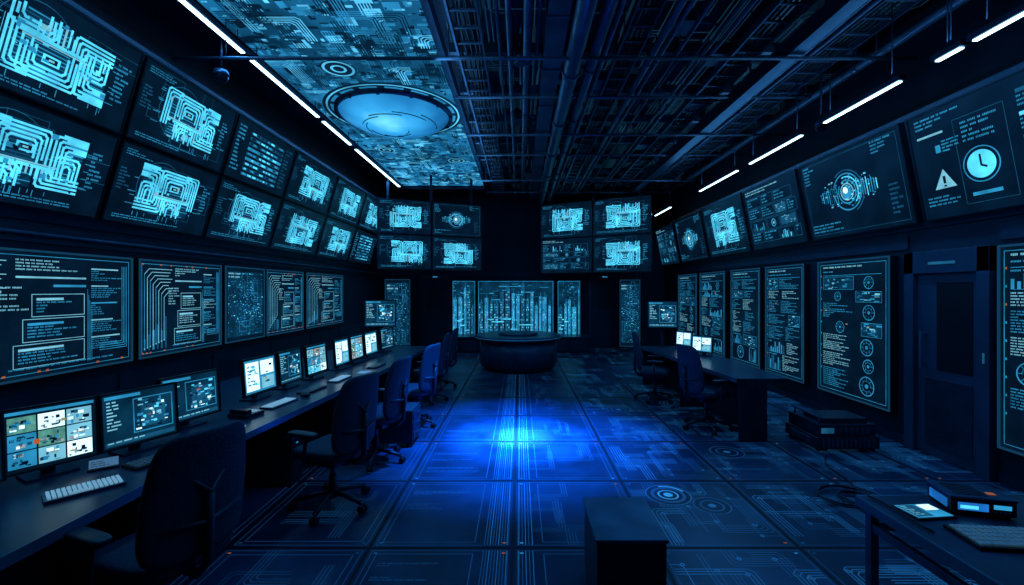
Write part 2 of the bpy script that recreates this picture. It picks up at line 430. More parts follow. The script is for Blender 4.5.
def st_poster(b, w, h, R):
    b.frame(-.47*w, -.48*h, .47*w, .48*h, .006, 'ui_mid', 1)
    b.text(R, -.42*w, .44*h, .35*w, .465*h, 1, 'ui_pale', 2)
    b.text(R, -.42*w, .41*h, .2*w, .43*h, 1, 'ui_mid', 2)
    b.rect(-.42*w, .395*h, .42*w, .398*h, 'ui_mid', 2)
    rows = [(.385, .29), (.275, .20), (.185, .07), (.055, -.04), (-.055, -.18), (-.195, -.30), (-.315, -.46)]
    for (a, c) in rows:
        split = R.uniform(-.15, .15)
        for (x0, x1) in ((-.42, split - .02), (split + .02, .42)):
            k = R.random(); x0 *= w; x1 *= w
            if k < .42: b.text(R, x0, c*h, x1, a*h, max(4, int((a-c)*75)), R.choice(('ui_mid', 'ui_mid', 'ui_pale')), 2)
            elif k < .62:
                r = min(x1-x0, (a-c)*h)*.47; cx = (x0+x1)/2; cy = (a+c)/2*h
                b.ring(cx, cy, r*.9, r, 'ui_mid', 2); b.ring(cx, cy, r*.5, r*.62, 'ui_dim', 2, a1=R.uniform(3, 6)); b.ring(cx, cy, 0, r*.22, 'ui_mid', 2)
                for q in range(8): b.line((cx + r*.5*math.cos(q*.785), cy + r*.5*math.sin(q*.785)), (cx + r*.9*math.cos(q*.785), cy + r*.9*math.sin(q*.785)), .004, 'ui_mid', 3)
            elif k < .82:
                b.rect(x0, c*h, x1, a*h, 'ui_bg_blue', 1); b.frame(x0, c*h, x1, a*h, .004, 'ui_mid', 2)
                for i in range(26):
                    xx = R.uniform(x0, x1 - .06*w); yy = R.uniform(c, a - .01)*h
                    b.rect(xx, yy, xx + R.uniform(.01, .07)*w, yy + R.uniform(.003, .012)*h, R.choice(('ui_pale', 'ui_mid', 'ui_mid', 'ui_bg', 'ui_dim')), 3)
            else:
                for i in range(8):
                    hh = (a-c)*h*R.uniform(.15, .95); xx = x0 + (x1-x0)*i/8
                    b.rect(xx, c*h, xx + (x1-x0)*.07, c*h + hh, R.choice(('ui_mid', 'ui_dim', 'ui_mid')), 2)
                b.rect(x0, c*h - .003, x1, c*h, 'ui_mid', 2)
                b.text(R, x0, a*h - .02*h, x1, a*h, 1, 'ui_mid', 3)
    for i in range(9):
        b.rect((-.46)*w, (.4 - .09*i)*h, -.449*w, (.388 - .09*i)*h, R.choice(('ui_mid', 'ui_orange', 'ui_mid', 'ui_mid')), 2)
    for _ in range(4):
        x = R.uniform(-.4, .3)*w; y = R.uniform(-.4, .3)*h
        b.rect(x, y, x + .03*w, y + .006*h, R.choice(('ui_yellow', 'ui_orange')), 4)

def st_city(b, w, h, R):
    b.rect(-.49*w, -.49*h, .49*w, .49*h, 'ui_bg_blue', 0)
    for _ in range(40):
        x = R.uniform(-.48, .4)*w; y = R.uniform(.1, .46)*h
        b.rect(x, y, x + R.uniform(.02, .12)*w, y + R.uniform(.006, .02)*h, R.choice(('ui_dim', 'ui_mid')), 1)
    x = -.48*w
    while x < .46*w:
        ww = R.uniform(.09, .2)
        ww = min(ww, .47*w - x)
        top = (R.uniform(-.05, .40) + .08*math.cos(3*x/w))*h
        base = R.choice(('ui_dim', 'ui_dim', 'ui_mid', 'ui_mid'))
        b.rect(x, -.48*h, x + ww*.86, top, base, 1)
        b.line((x + ww*.43, top), (x + ww*.43, top + R.uniform(.02, .09)*h), .008, 'ui_mid', 1)
        b.rect(x + ww*.70, -.48*h, x + ww*.86, top, 'ui_bg', 2)
        cols = 3; yy = -.44*h
        while yy < top - .03*h:
            for c in range(cols):
                if R.random() < .65:
                    xx = x + ww*(.06 + .2*c)
                    b.rect(xx, yy, xx + ww*.14, yy + .024*h, R.choice(('ui_bright', 'ui_mid', 'ui_bg', 'ui_pale', 'ui_mid')), 3)
            yy += .045*h
        x += ww
    for k in range(9):
        y = R.uniform(-.45, -.1)*h; x = R.uniform(-.48, .2)*w
        b.rect(x, y, x + R.uniform(.06, .2)*w, y + .016*h, R.choice(('ui_mid', 'ui_bright')), 4)
    b.frame(-.485*w, -.485*h, .485*w, .485*h, .012, 'ui_mid', 4)

def st_mosaic(b, w, h, R):
    b.rect(-.48*w, .42*h, .48*w, .47*h, 'ui_mid', 1)
    for i in range(3):
        for j in range(3):
            x0 = (-.46 + .31*i)*w; y0 = (-.44 + .28*j)*h
            m = R.choice(('ui_mid', 'ui_bright', 'ui_pale', 'ui_sand', 'ui_white', 'ui_pale', 'ui_green'))
            b.rect(x0, y0, x0 + .29*w, y0 + .26*h, m, 1)
            for _ in range(14):
                x = x0 + R.uniform(.01, .2)*w; y = y0 + R.uniform(.01, .2)*h
                b.rect(x, y, x + R.uniform(.02, .08)*w, y + R.uniform(.01, .06)*h, R.choice(('ui_bg', 'ui_dim', 'ui_mid', 'ui_white', 'ui_sand', 'ui_bg')), 2)
    b.rect(-.2*w, -.1*h, -.14*w, -.02*h, 'ui_orange', 3); b.rect(.1*w, .2*h, .15*w, .25*h, 'ui_yellow', 3)

def st_desk(b, w, h, R):
    b.rect(-.48*w, -.48*h, .48*w, .48*h, 'ui_bg_blue', 0)
    b.rect(-.46*w, .40*h, .0*w, .46*h, 'ui_mid', 1)
    b.text(R, -.44*w, -.2*h, -.15*w, .36*h, 9, 'ui_pale', 2, letters=False)
    b.frame(-.1*w, -.3*h, .44*w, .34*h, .006, 'ui_mid', 2)
    b.rect(.0*w, -.22*h, .34*w, .2*h, 'ui_dim', 2)
    for _ in range(48):
        x = R.uniform(-.08, .36)*w; y = R.uniform(-.28, .3)*h
        b.rect(x, y, x + R.uniform(.02, .08)*w, y + R.uniform(.01, .06)*h, R.choice(('ui_mid', 'ui_bright', 'ui_dim', 'ui_pale', 'ui_bg', 'ui_white', 'ui_orange' if R.random() < .3 else 'ui_mid')), 3)
    b.rect(-.46*w, -.46*h, .46*w, -.38*h, 'ui_dim', 1)
    b.text(R, -.44*w, -.45*h, .4*w, -.39*h, 1, 'ui_pale', 2, letters=False)

def st_white(b, w, h, R):
    b.rect(-.47*w, -.46*h, .47*w, .46*h, 'ui_mid', 0)
    b.rect(-.44*w, -.4*h, -.05*w, .4*h, 'ui_white', 1)
    b.rect(.0*w, .0*h, .42*w, .4*h, 'ui_white', 1)
    b.rect(.02*w, -.4*h, .42*w, -.06*h, 'ui_pale', 1)
    b.text(R, -.4*w, -.3*h, -.1*w, .3*h, 6, 'ui_mid', 2, letters=False)
    for _ in range(12):
        x = R.uniform(-.44, .3)*w; y = R.uniform(-.4, .3)*h
        b.rect(x, y, x + R.uniform(.03, .12)*w, y + R.uniform(.02, .1)*h, R.choice(('ui_mid', 'ui_bright', 'ui_bg', 'ui_dim', 'ui_sand')), 3)

STY = dict(circuit=st_circuit, lite=st_lite, code=st_code, map=st_map, alert=st_alert, globe=st_globe, blocks=st_blocks,
           poster=st_poster, city=st_city, mosaic=st_mosaic, desk=st_desk, white=st_white)
SEED = [100]
def screen_mesh(b, w, h, style, depth=.06, bez=.018, rim='bezel'):
    SEED[0] += 1; R = random.Random(SEED[0])
    b.box(-w/2, w/2, 0, depth, -h/2, h/2, 'bezel')
    b.box(-w/2, w/2, -.012, 0, h/2 - bez, h/2, rim); b.box(-w/2, w/2, -.012, 0, -h/2, -h/2 + bez, rim)
    b.box(-w/2, -w/2 + bez, -.012, 0, -h/2 + bez, h/2 - bez, rim); b.box(w/2 - bez, w/2, -.012, 0, -h/2 + bez, h/2 - bez, rim)
    iw = w - 2*bez; ih = h - 2*bez
    b.clip = (-iw/2, -ih/2, iw/2, ih/2)
    b.face([(-iw/2, -.0006, -ih/2), (iw/2, -.0006, -ih/2), (iw/2, -.0006, ih/2), (-iw/2, -.0006, ih/2)], 'ui_bg')
    STY[style](b, iw, ih, R)
    b.clip = None

def place(loc, yaw=0, tilt=0):
    return Matrix.Translation(loc) @ Matrix.Rotation(yaw, 4, 'Z') @ Matrix.Rotation(tilt, 4, 'X')

def wall_screen(c, w, h, yaw, tilt, style, name='wall_screen', depth=.06, bez=.018, rim='bezel'):
    b = B(); screen_mesh(b, w, h, style, depth, bez, rim)
    return b.obj(name, place(c, yaw, tilt))

PI = math.pi
# ------------------------------------------------------------------ room shell
XL, XR, YB, YN, ZC = -4.1, 4.5, 14.0, -1.6, 4.9
b = B(); b.box(XL-.2, XL, YN, YB, 0, ZC, 'wall')
y = -1.0
while y < 12.5:
    b.box(XL, XL+.012, y, y+1.35, .12, .95, 'wall_panel'); y += 1.4
b.box(XL, XL+.02, YN, YB, 2.2, 2.34, 'wall_panel')
b.obj('wall_left')
b = B(); b.box(XR, XR+.2, YN, YB, 0, ZC, 'wall')
b.box(XR-.02, XR, 5.2, YB, 2.27, 2.42, 'wall_panel')
b.box(XR-.02, XR, YN, 4.2, 2.27, 2.42, 'wall_panel')
b.obj('wall_right')
b = B(); b.box(XL-.2, XR+.2, YB, YB+.2, 0, ZC, 'wall')
for x in (-4.0, -2.1, 2.0, 3.6):
    b.box(x, x+.06, YB-.03, YB, 0, ZC, 'wall_panel')
b.box(-2.3, 2.0, YB-.02, YB, 2.25, 2.35, 'wall_panel')
b.obj('wall_back')
b = B(); b.box(XL-.2, XR+.2, YN-.2, YN, 0, ZC, 'wall'); b.obj('wall_rear')
b = B(); b.box(XL, XL+.03, YN, YB, 0, .1, 'wall_panel'); b.obj('baseboard_left')
b = B(); b.box(XR-.03, XR, YN, 4.2, 0, .1, 'wall_panel'); b.box(XR-.03, XR, 5.2, YB, 0, .1, 'wall_panel'); b.obj('baseboard_right')

# floor ------------------------------------------------------------
R = random.Random(5)
b = B()
b.box(XL-.2, XR+.2, YN-.2, YB+.2, -.12, -.004, 'grout')
px, py = 1.0, 1.1
x0s = [-.05 + px*i for i in range(-5, 6)]; y0s = [3.14 + py*j for j in range(-5, 11)]
b.T = Matrix.Translation((0, 0, -.0015)) @ Matrix.Rotation(-PI/2, 4, 'X')
def node(x, y, u0, v0, u1, v1, m='inlay'):
    if u0+.05 < x < u1-.05 and v0+.05 < y < v1-.05: b.ring(x, y, .007, .017, m, 1, n=10)
for X in x0s:
    for Y in y0s:
        u0 = max(X + .012, XL); u1 = min(X + px - .012, XR); v0 = max(Y + .012, YN); v1 = min(Y + py - .012, YB)
        if u1 - u0 < .03 or v1 - v0 < .03: continue
        b.clip = None
        b.rect(u0, v0, u1, v1, R.choice(('tile', 'tile2')), 0)
        b.clip = (u0 + .02, v0 + .02, u1 - .02, v1 - .02)
        W = u1 - u0; H = v1 - v0; cx = (u0+u1)/2; cy = (v0+v1)/2
        b.frame(u0 + .022, v0 + .022, u1 - .022, v1 - .022, .005, 'inlay_soft', 1)
        if abs(X + 1.05) < .1:
            for i in range(9):
                b.line((u1 - .03 - .020*i, v0), (u1 - .03 - .020*i, v1), .006, 'inlay' if i % 3 == 0 else 'inlay_soft', 1)
            b.frame(u0 + .06, v0 + .06, u1 - .26, v1 - .06, .006, 'inlay_soft', 1)
            for i in range(4):
                yy = v0 + R.uniform(.1, H-.15); b.text(R, u0 + .1, yy, u1 - .3, yy + .05, 2, 'inlay_soft', 1)
        elif abs(X + .05) < .1:
            for i in range(5):
                b.line((u0 + .03 + .024*i, v0), (u0 + .03 + .024*i, v1), .006, 'inlay' if i % 2 == 0 else 'inlay_soft', 1)
            b.frame(u0 + .2, v0 + .06, u1 - .06, v1 - .06, .006, 'inlay_soft', 1)
            for _ in range(5):
                bundle(b, R.uniform(u0+.3, u1-.1), R.uniform(v0+.2, v1-.2), R.choice((-1, 1)), R.choice((-1, 1)), R.uniform(.1, .4), R.uniform(.1, .5), R.randint(2, 4), .022, .005, 'inlay_soft', 1, ch=.02)
        elif X > .5:
            dense = 13 if Y < 8 else 7
            for _ in range(dense):
                sx, sy = R.choice((-1, 1)), R.choice((-1, 1))
                x, y = R.uniform(u0+.1, u1-.1), R.uniform(v0+.1, v1-.1)
                bundle(b, x, y, sx, sy, R.uniform(.12, .6), R.uniform(.12, .6), R.randint(1, 5), .026, .006, R.choice(('inlay', 'inlay_soft', 'inlay_soft')), 1, ch=.03)
                node(x, y, u0, v0, u1, v1)
            if R.random() < .35:
                rr = R.choice((.1, .14, .17))
                x = R.uniform(u0+.3, u1-.3); y = R.uniform(v0+.3, v1-.3)
                b.ring(x, y, 0, rr*1.1, 'tile2', 2, n=32)
                b.ring(x, y, rr, rr*1.08, 'inlay_soft', 3, n=32); b.ring(x, y, rr*.6, rr*.7, 'inlay_soft', 3); b.ring(x, y, 0, rr*.22, 'inlay', 3)
        else:
            k = R.random()
            b.frame(u0 + .07, v0 + .07, u1 - .07, v1 - .07, .006, 'inlay_soft', 1)
            if k < .5:
                for _ in range(5):
                    bundle(b, R.uniform(u0+.2, u1-.2), R.uniform(v0+.2, v1-.2), R.choice((-1, 1)), R.choice((-1, 1)), R.uniform(.1, .5), R.uniform(.1, .5), R.randint(2, 4), .026, .005, 'inlay_soft', 1, ch=.02)
            else:
                for i in range(9): b.line((u0 + .12, v0 + .12 + .03*i), (u0 + R.uniform(.3, .85), v0 + .12 + .03*i), .006, 'inlay_soft', 1)
                b.frame(u0 + .12, v0 + .45, u1 - .12, v1 - .12, .005, 'inlay_soft', 1)
        for (du, dv_) in ((.05, .05), (W-.05, .05), (.05, H-.05), (W-.05, H-.05)):
            b.rect(u0+du-.012, v0+dv_-.006, u0+du+.012, v0+dv_+.006, R.choice(('inlay', 'inlay_bright', 'inlay_soft', 'inlay_orange')), 1)
b.clip = None
mx, my = 1.3, 3.95
b.ring(mx, my, 0, .20, 'tile2', 2, n=40)
for r0, r1, m in ((.185, .195, 'inlay'), (.12, .15, 'inlay_soft'), (.075, .09, 'inlay_bright'), (0, .04, 'inlay_bright')): b.ring(mx, my, r0, r1, m, 3, n=40)
b.ring(mx, my, .155, .175, 'inlay_bright', 3, a0=.4, a1=1.8)
b.obj('floor')

# ceiling ----------------------------------------------------------
R = random.Random(11)
b = B(); b.box(XL-.2, XR+.2, YN-.2, YB+.2, ZC, ZC+.15, 'ceiling_m')
b.T = Matrix.Translation((0, 0, ZC)) @ Matrix.Rotation(PI/2, 4, 'X')   # v = -Y
b.clip = (-.9, -YB, XR, -YN)
for _ in range(330):
    bundle(b, R.uniform(-.9, 4.4), -R.uniform(1, 13.8), R.choice((-1, 1)), R.choice((-1, 1)), R.uniform(.1, .8), R.uniform(.3, 2.2), R.randint(1, 4), .06, .014,
           R.choice(('ceil_line', 'ceil_line', 'wall_panel')), 1, ch=.05)
b.obj('ceiling')

b = B(); R = random.Random(23)
b.box(-3.45, -1.0, 2.0, 13.2, ZC-.05, ZC, 'bezel')
b.box(-1.02, -.94, 2.0, 13.3, ZC-.16, ZC, 'metal_mid'); b.box(-3.5, -3.42, 2.0, 13.3, ZC-.16, ZC, 'metal_dark'); b.box(-3.5, -.94, 13.2, 13.28, ZC-.14, ZC, 'metal_dark')
b.T = Matrix.Translation((0, 0, ZC-.05)) @ Matrix.Rotation(PI/2, 4, 'X')
U0, U1, V0, V1 = -3.4, -1.04, -13.15, -2.05
b.rect(U0, V0, U1, V1, 'panel_base', 0)
b.clip = (U0, V0, U1, V1)
for _ in range(3200):
    x = R.uniform(U0, U1); y = R.uniform(V0, V1); s = R.choice((.012, .02, .03, .045, .07))
    if (x+2.15)**2 + (y+7.75)**2 < 1.35: continue
    b.rect(x, y, x + s*R.uniform(.5, 3), y + s*R.uniform(.5, 2.5), R.choice(('panel_hi', 'panel_mid', 'panel_dk', 'panel_dk', 'panel_mid')), 1)
for _ in range(230):
    bundle(b, R.uniform(U0, U1), R.uniform(V0, V1), R.choice((-1, 1)), R.choice((-1, 1)), R.uniform(.1, .5), R.uniform(.1, .7), R.randint(2, 5), .034, .014,
           R.choice(('panel_hi', 'panel_mid', 'panel_dk', 'panel_dk')), 2, ch=.04)
b.clip = None
for (cx, cy, rr) in ((-2.5, -6.2, .24), (-1.5, -10.6, .22), (-2.9, -9.8, .2)):
    b.ring(cx, cy, 0, rr, 'panel_dk', 3); b.ring(cx, cy, rr*.75, rr*.9, 'panel_hi', 4); b.ring(cx, cy, rr*.3, rr*.45, 'panel_hi', 4)
DC = (-2.15, 7.75)
b.ring(DC[0], -DC[1], 0, 1.15, 'panel_dk', 3, n=56)
b.ring(DC[0], -DC[1], 1.07, 1.10, 'panel_hi', 4, n=56)
for k in range(16): b.ring(DC[0], -DC[1], .97, 1.03, 'panel_mid', 4, a0=k*.3927, a1=k*.3927+.28, n=5)
b.T = None
b.sell((DC[0], DC[1], ZC-.06), (.92, .92, .30), 1, 1, 'dome_painted_glow', nu=64, nv=24)
b.ring_loft([[(DC[0] + r*math.cos(2*PI*k/56), DC[1] + r*math.sin(2*PI*k/56), z) for k in range(56)] for r, z in ((.98, ZC-.05), (.98, ZC-.11), (.92, ZC-.12), (.91, ZC-.08))], 'metal_mid', cap=False)
for j in range(9):
    t0 = .7*j
    pts = []
    for q in range(9):
        t = t0 + .12*q; f = .25 + .07*j*.9
        f = min(f, .93)
        pts.append((DC[0] + .93*f*math.cos(t), DC[1] + .93*f*math.sin(t), ZC-.06 - .302*math.sqrt(max(0, 1-f*f))))
    b.tube(pts, .008, 'panel_dk', 6)
for a in range(0, 360, 30):
    t = math.radians(a)
    b.cyl((DC[0] + .95*math.cos(t), DC[1] + .95*math.sin(t), ZC-.14), (DC[0] + .95*math.cos(t), DC[1] + .95*math.sin(t), ZC-.10), .028, .028, 'metal_mid', 10)
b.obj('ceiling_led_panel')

# ceiling services -------------------------------------------------
def pipe_run(name, x, z, r, y0=YN+.05, y1=13.9, m='pipe'):
    b = B(); b.cyl((x, y0, z), (x, y1, z), r, r, m, 14)
    y = y0 + .6
    while y < y1 - .3:
        b.cyl((x, y, z), (x, y + .06, z), r*1.18, r*1.18, 'metal_mid', 14)
        b.box(x-.008, x+.008, y+.02, y+.04, z, ZC-.002, 'metal_dark'); y += 1.6
    b.obj(name)
for x, z, r in ((-.24, 4.66, .02), (-.12, 4.62, .03), (.08, 4.58, .045), (.2, 4.66, .02), (.62, 4.46, .095), (.85, 4.5, .065), (1.0, 4.6, .03), (1.55, 4.56, .04), (1.66, 4.58, .025),
                (1.9, 4.66, .02), (2.2, 4.64, .025), (2.3, 4.64, .025), (3.35, 4.6, .03), (3.45, 4.6, .03), (4.1, 4.5, .05)):
    pipe_run('ceiling_pipe', x, z, r)
b = B()
b.box(.28, .5, YN, 13.9, 4.55, 4.75, 'pipe')
y = -1
while y < 13.5: b.box(.265, .515, y, y+.04, 4.535, 4.765, 'metal_mid'); b.box(.38, .40, y, y+.02, 4.76, ZC-.002, 'metal_dark'); y += 1.1
b.obj('ventilation_duct')
def cable_tray(x0, x1, z, y0=YN+.05, y1=13.8):
    b = B()
    for x in (x0, x1): b.box(x-.012, x+.012, y0, y1, z-.05, z+.04, 'metal_mid')
    y = y0
    while y < y1: b.box(x0, x1, y, y+.03, z-.03, z-.01, 'pipe'); y += .3
    n = 5
    for i in range(n):
        x = x0 + (x1-x0)*(i+1)/(n+1)
        b.tube([(x + .015*math.sin(k*1.3 + i), y0 + (y1-y0)*k/30, z+.01) for k in range(31)], .014, 'rubber', 6)
    y = y0 + .5
    while y < y1:
        for x in (x0, x1): b.cyl((x, y, z), (x, y, ZC-.002), .007, .007, 'metal_dark', 6)
        y += 2
    b.obj('cable_tray')
cable_tray(-.72, -.42, 4.6); cable_tray(1.15, 1.4, 4.62); cable_tray(2.55, 2.85, 4.66); cable_tray(3.6, 3.95, 4.7)
b = B(); b.box(3.04, 3.12, YN, 13.9, 4.45, 4.60, 'metal_dark'); b.box(3.0, 3.16, YN, 13.9, 4.43, 4.45, 'metal_dark'); b.box(3.0, 3.16, YN, 13.9, 4.60, 4.62, 'metal_dark')
y = 0
while y < 13: b.box(3.07, 3.09, y, y+.03, 4.6, ZC-.002, 'metal_dark'); y += 1.5
b.obj('ceiling_beam')
for Y in [1.0 + 1.15*i for i in range(12)]:
    b = B(); b.box(-.9, 4.45, Y, Y+.07, 4.76, 4.88, 'pipe')
    b.obj('ceiling_cross_beam')
R = random.Random(77)
for i in range(16):
    x = R.choice((-.05, 1.1, 1.75, 2.1, 2.45, 3.3, 2.7)); y = 2.2 + .68*i
    b = B(); b.box(x-.11, x+.11, y-.14, y+.14, 4.66, 4.80, 'metal_dark'); b.box(x-.12, x+.12, y-.15, y+.15, 4.655, 4.668, 'pipe')
    d = R.choice((-1, 1))
    b.tube([(x + .11*d, y, 4.73), (x + .35*d, y, 4.73), (x + .42*d, y+.05, 4.73), (x + .44*d, y+.15, 4.73), (x + .44*d, y+.9, 4.73)], .016, 'pipe', 8)
    b.box(x-.01, x+.01, y-.01, y+.01, 4.8, ZC-.002, 'metal_dark')
    b.obj('junction_box')
for Y, z in ((3.3, 4.5), (5.05, 4.40), (6.3, 4.5), (7.6, 4.42), (9.0, 4.5), (10.6, 4.38), (12.2, 4.45)):
    b = B(); x0 = -3.9 if abs(Y-5.05) < .1 else -.9
    b.cyl((x0, Y, z), (4.45, Y, z), .02, .02, 'pipe', 10)
    for x in (-3.3, -.8, 1.8, 4.0):
        if x > x0: b.cyl((x, Y, z), (x, Y, ZC-.002), .006, .006, 'metal_dark', 6)
    b.obj('conduit')

def strip(x, z, y0, y1, w=.045):
    b = B(); b.box(x-w-.012, x+w+.012, y0-.03, y1+.03, z, z+.05, 'metal_dark'); b.box(x-w/1.4, x+w/1.4, y0, y1, z-.012, z, 'lamp')
    for y in (y0+.1, y1-.1): b.cyl((x, y, z+.05), (x, y, ZC-.002), .006, .006, 'metal_dark', 6)
    b.obj('strip_light')
for y0, y1 in ((3.6, 5.36), (5.54, 7.35), (7.55, 8.75), (9.05, 12.3)): strip(-3.3, 4.63, y0, y1, .035)
for y0, y1 in ((2.6, 3.78), (3.89, 4.12), (4.52, 5.64), (6.1, 7.47), (7.9, 9.55), (11.4, 12.7)): strip(3.82, 3.9, y0, y1, .028)

for (x, y, z) in ((-3.42, 5.15, 4.25), (3.95, 5.9, 3.95), (3.0, 3.2, 4.15)):
    b = B(); b.cyl((0, 0, .03), (0, 0, ZC - z - .002), .012, .012, 'metal_dark', 8); b.cyl((0, 0, 0), (0, 0, .06), .085, .07, 'metal_mid', 20)
    b.sell((0, 0, 0), (.075, .075, .085), 1, 1, 'bezel'); b.obj('security_camera', Matrix.Translation((x, y, z)))

# ------------------------------------------------------------------ upper screens on canted bulkheads
tl = math.atan2(.46, 1.59)
def wedge(name, prof, y0, y1):
    b = B(); a = [b.av((x, y0, z)) for x, z in prof]; c = [b.av((x, y1, z)) for x, z in prof]; n = len(prof)
    b.fi(a, 'wall_panel'); b.fi(c[::-1], 'wall_panel')
    for k in range(n): b.fi([a[k], c[k], c[(k+1) % n], a[(k+1) % n]], 'wall_panel')
    b.obj(name)
wedge('screen_mounting_bulkhead', [(XL, 2.38), (-4.075, 2.38), (-3.59, 4.08), (-3.59, 4.12), (XL, 4.12)], YN, 12.3)
wedge('screen_mounting_bulkhead', [(XR, 2.48), (4.475, 2.48), (4.235, 3.68), (4.235, 3.72), (XR, 3.72)], YN, YB)
EL = [1.3, 2.8, 4.26, 5.67, 7.15, 8.78, 10.4, 12.0]
stU = ['circuit', 'circuit', 'circuit', 'lite', 'circuit', 'circuit', 'circuit']
stL = ['circuit', 'circuit', 'circuit', 'circuit', 'circuit', 'circuit', 'lite']
for i in range(7):
    y0, y1 = EL[i], EL[i+1]
    wall_screen((-3.885, (y0+y1)/2, 2.85), y1-y0-.035, .80, PI/2, tl, stL[i])
    wall_screen((-3.655, (y0+y1)/2, 3.645), y1-y0-.035, .80, PI/2, tl, stU[i])
for y0, y1, st in ((1.2, 2.85, 'code'), (2.9, 4.64, 'code'), (4.72, 6.02, 'code'), (6.10, 7.04, 'map'), (7.10, 8.30, 'code'), (8.42, 10.15, 'code')):
    wall_screen((-4.0, (y0+y1)/2, 1.60), y1-y0, 1.06, PI/2, 0, st, depth=.09, rim='bezel_rim')
tr = math.atan2(.22, 1.12)
for y0, y1, st in ((1.2, 3.0, 'blocks'), (3.06, 4.88, 'alert'), (4.97, 6.76, 'globe'), (6.85, 8.46, 'blocks'), (8.55, 10.36, 'circuit'), (10.48, 12.22, 'globe'), (12.34, 13.95, 'blocks')):
    wall_screen((4.29, (y0+y1)/2, 3.09), y1-y0, 1.13, -PI/2, tr, st)
for y0, y1 in ((1.6, 2.9), (3.0, 4.14), (5.35, 6.64), (6.97, 8.06), (8.25, 9.38), (9.66, 11.0), (11.2, 12.5)):
    wall_screen((4.4, (y0+y1)/2, 1.28), y1-y0, 1.86, -PI/2, 0, 'poster', name='poster_display', depth=.09, rim='bezel_rim', bez=.02)

def cluster(p0, p1, z0, z1, styles):
    p0 = Vector(p0); p1 = Vector(p1); d = p1 - p0; L = d.length; yaw = math.atan2(d.y, d.x)
    w = L/2 - .02; h = (z1-z0)/2 - .02; k = 0
    for j in range(2):
        for i in range(2):
            c = p0 + d*(.25 + .5*i)
            wall_screen((c.x, c.y, z0 + (z1-z0)*(.25 + .5*j)), w, h, yaw, 0, styles[k]); k += 1
    b = B()
    for x in (-L*.4, 0, L*.4):
        b.box(x-.03, x+.03, .065, .12, z0, ZC-.002, 'metal_dark')
    for z in (z0+.15, (z0+z1)/2, z1-.15): b.box(-L*.48, L*.48, .065, .1, z-.03, z+.03, 'metal_dark')
    c = (p0+p1)/2
    b.obj('video_wall_mount', place((c.x, c.y, 0), yaw, 0))
cluster((-3.6, 11.3), (-1.05, 12.4), 2.32, 4.14, ['circuit', 'circuit', 'circuit', 'globe'])
cluster((.61, 13.55), (3.52, 12.0), 2.28, 4.36, ['blocks', 'circuit', 'circuit', 'circuit'])

wall_screen((-.13, 13.88, 1.23), 2.4, 1.76, 0, 0, 'city', depth=.1)
wall_screen((-1.72, 13.8, 1.23), .72, 1.76, .2, 0, 'city', depth=.1)
wall_screen((1.50, 13.8, 1.23), .72, 1.76, -.2, 0, 'city', depth=.1)
b = B(); b.box(-2.3, 2.0, 12.9, 13.6, 0, .42, 'desk_side'); b.box(-2.35, 2.05, 12.85, 13.65, .42, .46, 'desk_top')
for i in range(8): b.box(-2.2 + .52*i, -1.74 + .52*i, 12.885, 12.9, .05, .38, 'wall_panel')
b.obj('media_console', bevel=.005)

def totem(c, w, h, yaw):
    b = B(); b.T = Matrix.Translation((0, 0, h/2 + .15)); screen_mesh(b, w, h, 'map', .08, .02, 'bezel_rim'); b.T = None
    b.box(-w/2, w/2, -.15, .25, 0, .04, 'metal_dark'); b.box(-.1, .1, .0, .08, .04, .16, 'metal_dark')
    b.obj('digital_signage_totem', place((c[0], c[1], 0), yaw, 0))
totem((-3.4, 12.5), .68, 1.95, .35); totem((3.2, 13.1), .58, 1.95, -.2)

# doors ------------------------------------------------------------
b = B()
b.box(XR-.10, XR, 4.22, 4.34, 0, 2.22, 'door_paint'); b.box(XR-.10, XR, 5.04, 5.16, 0, 2.22, 'door_paint'); b.box(XR-.10, XR, 4.22, 5.16, 1.98, 2.22, 'door_paint')
b.box(XR-.05, XR, 4.34, 5.04, .01, 1.98, 'door_paint')
b.box(XR-.058, XR-.05, 4.42, 4.94, .12, .85, 'metal_dark'); b.box(XR-.058, XR-.05, 4.42, 4.80, .95, 1.88, 'bezel')
b.cyl((XR-.11, 4.93, .95), (XR-.11, 4.93, 1.35), .014, .014, 'desk_edge')
for z in (.99, 1.31): b.cyl((XR-.11, 4.93, z), (XR-.05, 4.93, z), .01, .01, 'metal_mid', 8)
b.box(XR-.108, XR-.10, 4.55, 4.85, 2.07, 2.10, 'ui_dim')
b.box(XR-.108, XR-.10, 4.26, 4.28, 1.1, 1.2, 'ui_dim')
b.obj('door_1', bevel=.004)
for n, (x0, x1) in enumerate(((2.2, 3.05), (-3.05, -2.2))):
    b = B()
    b.box(x0-.08, x0, YB-.08, YB, 0, 2.25, 'metal_dark'); b.box(x1, x1+.08, YB-.08, YB, 0, 2.25, 'metal_dark'); b.box(x0-.08, x1+.08, YB-.08, YB, 2.17, 2.25, 'metal_dark')
    b.box(x0, x1, YB-.05, YB, .01, 2.17, 'wall_panel'); b.box(x0+.2, x1-.2, YB-.056, YB-.05, 1.2, 1.9, 'bezel')
    b.cyl((x0+.1, YB-.1, 1.0), (x0+.1, YB-.1, 1.3), .012, .012, 'metal_mid', 8)
    b.box(x0+.35, x1-.35, YB-.084, YB-.08, 2.19, 2.22, 'ui_mid')
    b.obj('door_%d' % (n+2))

